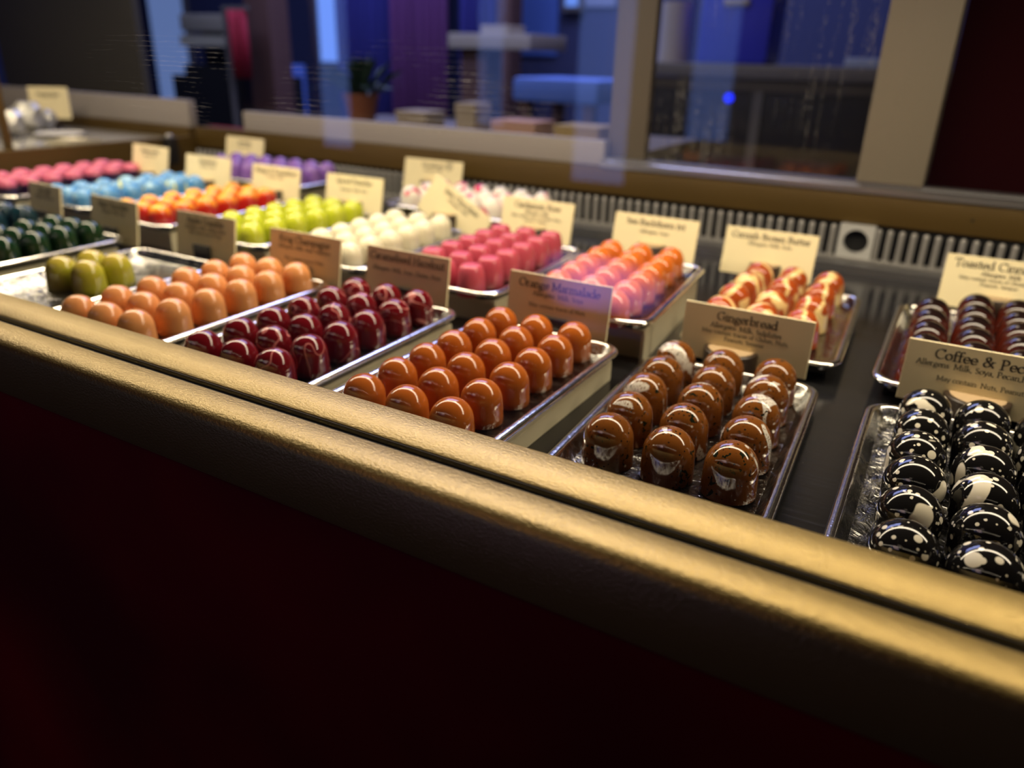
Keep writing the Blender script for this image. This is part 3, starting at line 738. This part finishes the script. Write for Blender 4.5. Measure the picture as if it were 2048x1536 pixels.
# ------------------------------------------------------------------ the neighbouring case
nb = thing('display_case', 'lower neighbouring case beyond the gold divider, with wrapped sweets', 'display case', (-1.8, .30, -Z0))
def npart(name, bm, mat, smooth=True):
    o = link(name, bm, mat, nb, smooth); o.location = Vector((0, 0, 0)) - Vector(nb.location); return o
simple('glass_shelf', (.34, .32, .25), .12, coat=.5)
npart('shelf', box(bmesh.new(), -2.45, -1.351, .32, 1.04, .120, .132, .001), 'glass_shelf')
npart('back_board', box(bmesh.new(), -2.45, -1.351, 1.053, 1.080, .110, .150, .001), 'gold_board')
npart('door_rail', box(bmesh.new(), -2.2, -1.351, 1.060, 1.078, .1503, .200, .0015), 'door_rail_white')
npart('gold_post', box(bmesh.new(), -1.362, -1.352, .705, .716, .132, .42, .001), 'gold_board')
npart('front_panel', box(bmesh.new(), -2.45, -1.351, .250, .32, -Z0, .132), 'panel_wine', False)
card(-1.688, .985, .150, .62, 'cream card on a black block in the neighbouring case', 'Marshmallow', [al('Allergens: Milk', .0200)], W=.078, H=.062, stand_h=.018, stand_z=.1321, lean=.05, head_em=.009, top=.016)
def lump(x, y, r_, seed, label):
    rnd = random.Random(seed); bm = bmesh.new()
    bmesh.ops.create_icosphere(bm, subdivisions=2, radius=r_)
    for v in bm.verts: v.co *= rnd.uniform(.72, 1.15); v.co.z *= 1.1
    zm = min(v.co.z for v in bm.verts)
    for v in bm.verts: v.co.z -= zm
    o = link('foil_sweet', bm, 'foil_dull', None, False); o.location = (x, y, .1321)
    tag(o, label, 'sweet', 'foil wrapped sweets in the neighbouring case')
lump(-1.560, .832, .024, 1, 'silver foil-wrapped sweet beside the gold post')
lump(-1.607, .893, .026, 2, 'tall silver foil-wrapped sweet, second from the gold post')
lump(-1.640, .945, .020, 3, 'small silver foil-wrapped sweet beside the black card block')
o = link('dish', lathe([(0, .001), (.025, .001), (.042, .006), (.044, .0065), (.042, .0075), (.025, .003), (0, .003)], 36), 'white_ceramic'); o.location = (-1.520, .895, .1321)
tag(o, 'flat white dish in front of the foil-wrapped sweets', 'dish')
pk = thing('sweet_packet', 'clear flat packet lying on the gold divider side of the shelf', 'packet', (-1.392, .845, .1321), .15)
simple('packet_film', (.42, .38, .28), .08, coat=.8)
link('wrapper', box(bmesh.new(), -.026, .026, -.034, .034, 0, .009, .003), 'packet_film', pk)
link('paper_label', box(bmesh.new(), -.020, .020, -.020, .012, .009, .0094), 'card_paper', pk, False)
o = boxo('grey_screen', -2.42, -1.81, 1.30, 1.32, -Z0, .62, 'grey_panel', bev=.003); tag(o, 'dark grey screen standing behind the neighbouring case', 'screen')

# ------------------------------------------------------------------ the shop behind the counter
FL = -Z0
boxo('floor', -5, 2.2, -3.0, 3.6, FL-.05, FL, 'room_floor', kind='structure')
boxo('ceiling', -5, 2.2, -3.0, 3.6, 1.80, 1.85, 'room_wall', kind='structure')
boxo('wall_back', -5, 2.2, 3.4, 3.5, FL, 1.80, 'room_wall', kind='structure')
boxo('wall_left', -5.0, -4.9, -3.0, 3.4, FL, 1.80, 'room_wall', kind='structure')
boxo('wall_front', -5, 2.2, -3.0, -2.9, FL, 1.80, 'room_wall', kind='structure')
boxo('wall_east', 2.1, 2.2, -2.9, 3.4, FL, 1.80, 'room_wall', kind='structure')
def window(name, x0, x1, y, z0, z1, glassmat, fr='grey_frame', face=-1):
    o = boxo(name, x0-.02, x1+.02, y, y+.03, z0-.02, z1+.02, fr, kind='structure')
    p = link('window_pane', box(bmesh.new(), x0, x1, *sorted((y + (-.004 if face < 0 else .03), y + (.004 if face < 0 else .034))), z0, z1), glassmat, o, False)
    return o
window('window_1', -3.15, -2.97, 3.36, .24, 1.1, 'dusk_glass')
window('window_2', -1.70, -1.64, 3.36, .50, 1.1, 'dusk_glass')
emis('panel_glow', (.14, .22, .50), .75)  # glow put into the blue panel below, which is no window
window('blue_glow_panel', -4.52, -4.22, 3.36, -.10, 1.1, 'panel_glow')
window('window_4', -1.64, -1.38, -2.9, -.24, 1.0, 'dusk_window', face=1)
window('window_5', -3.2, -3.0, -2.9, -.2, 1.0, 'dusk_window', face=1)

# unseen violet light box on a stool, added for the haze in the glass
vb = thing('added_light_box', 'added unseen violet light box, put in for the haze on the glass', 'light box', (-.66, -1.02, FL))
link('stool', box(bmesh.new(), -.15, .15, -.12, .10, 0, FL*-1-.24, .01), 'dark_cabinet', vb)
link('housing', box(bmesh.new(), -.17, .17, -.06, .02, -FL-.2395, -FL-.085, .006), 'dark_cabinet', vb)
link('lit_panel', box(bmesh.new(), -.155, .155, .02, .023, -FL-.225, -FL-.098), 'violet_light', vb, False)

cab = thing('under_counter_fridge', 'dark two-door fridge with grey frame and blue light behind the counter', 'fridge', (-.35, 1.9, FL))
def bp(name, x0, x1, y0, y1, z0, z1, mat, par, bev=0.):
    L = par.location
    return link(name, box(bmesh.new(), x0-L.x, x1-L.x, y0-L.y, y1-L.y, z0-L.z, z1-L.z, bev), mat, par)
bp('body', -.76, .30, 1.93, 2.4, FL, .255, 'dark_cabinet', cab)
bp('worktop', -.78, .32, 1.89, 2.42, .262, .292, 'grey_frame', cab, .002)
bp('frame_rail', -.76, .30, 1.915, 1.93, .236, .260, 'grey_frame', cab)
for x in (-.75, -.462, -.17): bp('frame_stile', x-.011, x+.011, 1.912, 1.93, FL+.05, .236, 'grey_frame', cab)
dr = bp('fridge_door', -.737, -.474, 1.917, 1.93, FL+.05, .234, 'dark_cabinet', cab); bp('fridge_door', -.45, -.182, 1.917, 1.93, FL+.05, .234, 'dark_cabinet', cab)
ld = link('indicator_light', lathe([(0, 0), (.010, 0), (.010, .003), (.006, .006), (0, .007)], 20), 'led_blue', cab); ld.rotation_euler = (PI/2, 0, 0); ld.location = Vector((-.530, 1.9165, .219)) - cab.location
cr = thing('crate', 'bright blue plastic crate standing on the dark fridge', 'crate', (-.56, 2.06, .2921))
link('crate_body', box(bmesh.new(), -.085, .085, -.07, .07, 0, .22, .01), 'blue_plastic', cr)
link('crate_handle', box(bmesh.new(), -.03, .03, -.078, -.0705, .125, .14, .003), 'shelf_white', cr)
tw = thing('paper_roll', 'white paper roll standing on the fridge beside the crate', 'paper roll', (-.735, 2.08, .2921)); link('roll', lathe([(.012, 0), (.038, 0), (.038, .14), (.012, .14), (.012, 0)], 24), 'shelf_white', tw); link('core', lathe([(.008, 0), (.0115, 0), (.0115, .141), (.008, .141)], 16), 'kraft', tw)
pb_ = tag(boxo('paper_stack', -.30, -.20, 1.98, 2.06, .2921, .312, 'poster_white', bev=.002), 'small stack of grey papers on the right of the fridge top', 'papers')
# table with blue cloth
tb = thing('table', 'small table with draped blue cloth beyond the glass doors', 'table', (-.98, 2.0, FL))
bp('table_cloth', -1.11, -.86, 1.9, 2.15, .185, .245, 'blue_cloth', tb, .012)
for x in (-1.08, -.89):
    for y in (1.93, 2.12): bp('leg', x-.014, x+.014, y-.014, y+.014, FL, .187, 'wood_post', tb)
# narrow back counter with boxes
bc = thing('back_counter', 'narrow dark counter directly behind the sliding glass doors', 'counter', (-.85, 1.3, FL))
bp('counter_top', -1.32, -.50, 1.20, 1.62, .128, .150, 'grey_frame', bc, .002); bp('counter_base', -1.28, -.54, 1.24, 1.6, FL, .128, 'dark_cabinet', bc)
def carton(name, x0, x1, y, dp, z0, z1, mat, label):
    t = thing(name, label, 'box', ((x0+x1)/2, y, z0))
    w = (x1-x0)/2; hh = z1-z0
    link('carton_base', box(bmesh.new(), -w, w, 0, dp, 0, hh*.62, .001), mat, t); link('lid', box(bmesh.new(), -w-.0015, w+.0015, -.0015, dp+.0015, hh*.62, hh, .0015), mat, t)
carton('carton', -.820, -.726, 1.33, .08, .1502, .183, 'pink_box', 'low pink carton on the counter behind the glass')
carton('carton', -.684, -.596, 1.33, .08, .1502, .182, 'kraft', 'low yellow-brown carton on the counter behind the glass')
carton('carton', -.910, -.866, 1.34, .06, .1502, .209, 'beige_box', 'tall beige carton on the counter behind the glass')
carton('carton', -1.075, -1.000, 1.36, .07, .1502, .185, 'beige_box', 'flat beige carton beside the potted plant on the counter')
# shelf with box, posts
sh = thing('wall_shelf', 'pale plank shelf with dark support post in the dim room', 'shelf', (-1.36, 2.25, FL))
bp('plank', -1.51, -1.215, 2.18, 2.42, .313, .356, 'shelf_white', sh, .003); bp('support_post', -1.487, -1.392, 2.22, 2.31, FL, .313, 'wood_post', sh)
carton('carton', -1.413, -1.314, 2.22, .10, .3562, .381, 'shelf_white', 'pale carton lying on the plank shelf')
def postthing(x0, x1, y, mat, label, z1=1.799):
    o = boxo('timber_post', x0, x1, y, y+.09, FL, z1, mat, bev=.004); tag(o, label, 'post')
postthing(-2.205, -2.095, 2.0, 'wood_post', 'dark brown timber post beside the red cloth')
postthing(-1.60, -1.545, 2.62, 'wood_post', 'thin dark post beside the pale poster')
po_ = boxo('framed_picture', -1.640, -1.474, 3.385, 3.399, .50, .75, 'poster_white'); tag(po_, 'pale blue-white poster on the back wall', 'poster')
po_ = boxo('framed_picture', -1.95, -1.75, 3.385, 3.399, .30, .62, 'blue_cloth'); tag(po_, 'deep blue poster low on the back wall', 'poster')
def drape(x0, x1, y, z0, z1, mat, name, label, waves=7, amp=.02):
    bm = bmesh.new(); n = waves * 10; prev = None
    for k in range(n + 1):
        x = x0 + (x1-x0)*k/n; yy = y + amp*math.sin(k/n*waves*2*PI) + amp*.4*math.sin(k*1.7)
        c_ = (bm.verts.new((x, yy, z0)), bm.verts.new((x, yy*.999, z1)))
        if prev: bm.faces.new((prev[0], c_[0], c_[1], prev[1]))
        prev = c_
    o = link(name, bm, mat); sm = o.modifiers.new('thick', 'SOLIDIFY'); sm.thickness = .004
    tag(o, label, 'curtain'); return o
drape(-2.62, -2.30, 2.9, FL+.01, 1.79, 'dark_drape', 'curtain', 'dark blue curtain, left of the purple curtain')
drape(-2.28, -1.98, 2.86, FL+.01, 1.79, 'purple_drape', 'curtain', 'dark purple curtain between the two blue curtains')
drape(-1.95, -1.74, 2.9, FL+.01, 1.79, 'dark_drape', 'curtain', 'dark blue curtain beside the thin dark post', 5)
o = drape(-2.170, -2.092, 1.9, .205, .406, 'red_cloth', 'hanging_cloth', 'dark red cloth hanging from a rail beside the timber post', 3, .012); o['category'] = 'cloth'
ra = thing('cloth_rail', 'grey rail on a leg carrying the dark red cloth', 'rail', (-2.12, 1.9, FL))
bp('rail_bar', -2.19, -2.08, 1.893, 1.907, .4065, .418, 'grey_frame', ra); bp('rail_leg', -2.19, -2.180, 1.893, 1.907, FL, .4065, 'grey_frame', ra)
mc = thing('coffee_machine', 'grey-black machine with pale band on a cabinet behind the case', 'machine', (-2.42, 1.98, FL))
bp('machine_body', -2.535, -2.300, 2.0, 2.25, .345, .40, 'machine_grey', mc, .006); bp('machine_column', -2.52, -2.31, 2.08, 2.25, .235, .345, 'dark_cabinet', mc); bp('pale_band', -2.537, -2.298, 1.994, 2.01, .298, .332, 'machine_band', mc)
bp('machine_base', -2.54, -2.29, 2.0, 2.25, .20, .235, 'dark_cabinet', mc); bp('cabinet', -2.60, -2.26, 1.99, 2.3, FL, .20, 'dark_cabinet', mc)
bx_ = boxo('blue_locker', -2.83, -2.63, 2.4, 2.7, FL, .235, 'blue_cloth', bev=.005); tag(bx_, 'blue locker standing behind the coffee machine cabinet', 'locker')
# potted plant
pl = thing('potted_plant', 'leafy dark green plant in a terracotta pot behind the glass doors', 'plant', (-1.22, 1.42, .1502))
link('pot', lathe([(0, 0), (.028, 0), (.038, .05), (.041, .052), (.041, .060), (.036, .060), (.034, .05), (0, .05)], 28), 'terracotta', pl)
rnd = random.Random(4); bm = bmesh.new()
for k in range(60):
    a = rnd.uniform(0, 2*PI); el = rnd.uniform(.2, 1.4); L = rnd.uniform(.05, .12)
    d = Vector((math.cos(a)*math.cos(el), math.sin(a)*math.cos(el), math.sin(el))); p0 = Vector((d.x*.015, d.y*.015, .052))
    sd = d.cross(Vector((0, 0, 1))).normalized() * rnd.uniform(.007, .013)
    mid = p0 + d*L*.6 + Vector((0, 0, .006)); tip = p0 + d*L - Vector((0, 0, .012))
    vs = [bm.verts.new(q) for q in (p0, mid + sd, tip, mid - sd)]; bm.faces.new(vs)
link('foliage', bm, 'leaf', pl, False)

# ------------------------------------------------------------------ light
def area(name, loc, rot, sx, sy, power, col):
    l = D.lights.new(name, 'AREA'); l.shape = 'RECTANGLE'; l.size = sx; l.size_y = sy; l.energy = power; l.color = col
    o = D.objects.new(name, l); COL.objects.link(o); o.location = loc; o.rotation_euler = rot; return o
area('case_light_strip', (-.50, .622, .50), (0, 0, 0), 2.1, .075, 12.5, (1.0, .84, .60))
area('neighbour_light', (-1.85, .75, .55), (0, 0, 0), .7, .04, 1.2, (1.0, .82, .55))
area('shop_ambient_fill', (-1.6, 2.3, 1.75), (0, 0, 0), 1.8, .9, 45., (.42, .48, 1.0))  # added blue ambient for the dim back room, no lamp seen
area('shop_warm_fill', (-.6, 1.6, 1.7), (0, 0, 0), .4, .4, 5., (1.0, .8, .6))  # dim warm lamp added for the room behind, source unseen
area('customer_side_fill', (-1.2, -1.6, 1.7), (0, 0, 0), .8, .8, 5., (1.0, .62, .5))  # added fill that lifts the dark front panel
area('shop_fill_light', (-1.7, 1.25, 1.1), (PI/2 - .35, 0, 0), 1.6, .4, 9., (.55, .62, 1.0))  # unseen fill added to reach the fronts of the machine and furniture
W = D.worlds.new('world'); bpy.context.scene.world = W; W.use_nodes = True
W.node_tree.nodes['Background'].inputs[0].default_value = (.02, .025, .05, 1); W.node_tree.nodes['Background'].inputs[1].default_value = .3

# ------------------------------------------------------------------ camera
cam = D.cameras.new('camera'); co = D.objects.new('camera', cam); COL.objects.link(co)
Rv, Uv, Fv = Vector((.86279758, .50486321, .02633381)), Vector((-.21936933, .32694902, .91922872)), Vector((-.45547495, .79888514, -.39284233))
m = Matrix((Rv, Uv, -Fv)).transposed().to_4x4(); m.translation = Vector((0, 0, .29833429)); co.matrix_world = m
cam.sensor_width = 36; cam.lens = 36 * 1540.5 / 2048; cam.clip_start = .01
cam.dof.use_dof = True; cam.dof.focus_distance = .43; cam.dof.aperture_fstop = 4.6
bpy.context.scene.camera = co

# lift everything so the shop floor is at z = 0
bpy.context.view_layer.update()
for o in list(bpy.context.scene.objects):
    if o.parent is None: o.location.z += Z0
sc = bpy.context.scene
sc.cycles.use_denoising = True
sc.cycles.use_adaptive_sampling = True; sc.cycles.adaptive_threshold = .02
sc.cycles.max_bounces = 8; sc.cycles.transparent_max_bounces = 12; sc.cycles.glossy_bounces = 5; sc.cycles.diffuse_bounces = 4
sc.cycles.sample_clamp_indirect = 6.0; sc.cycles.caustics_reflective = False; sc.cycles.caustics_refractive = False
sc.view_settings.view_transform = 'Standard'; sc.view_settings.look = 'None'; sc.view_settings.exposure = 0.0
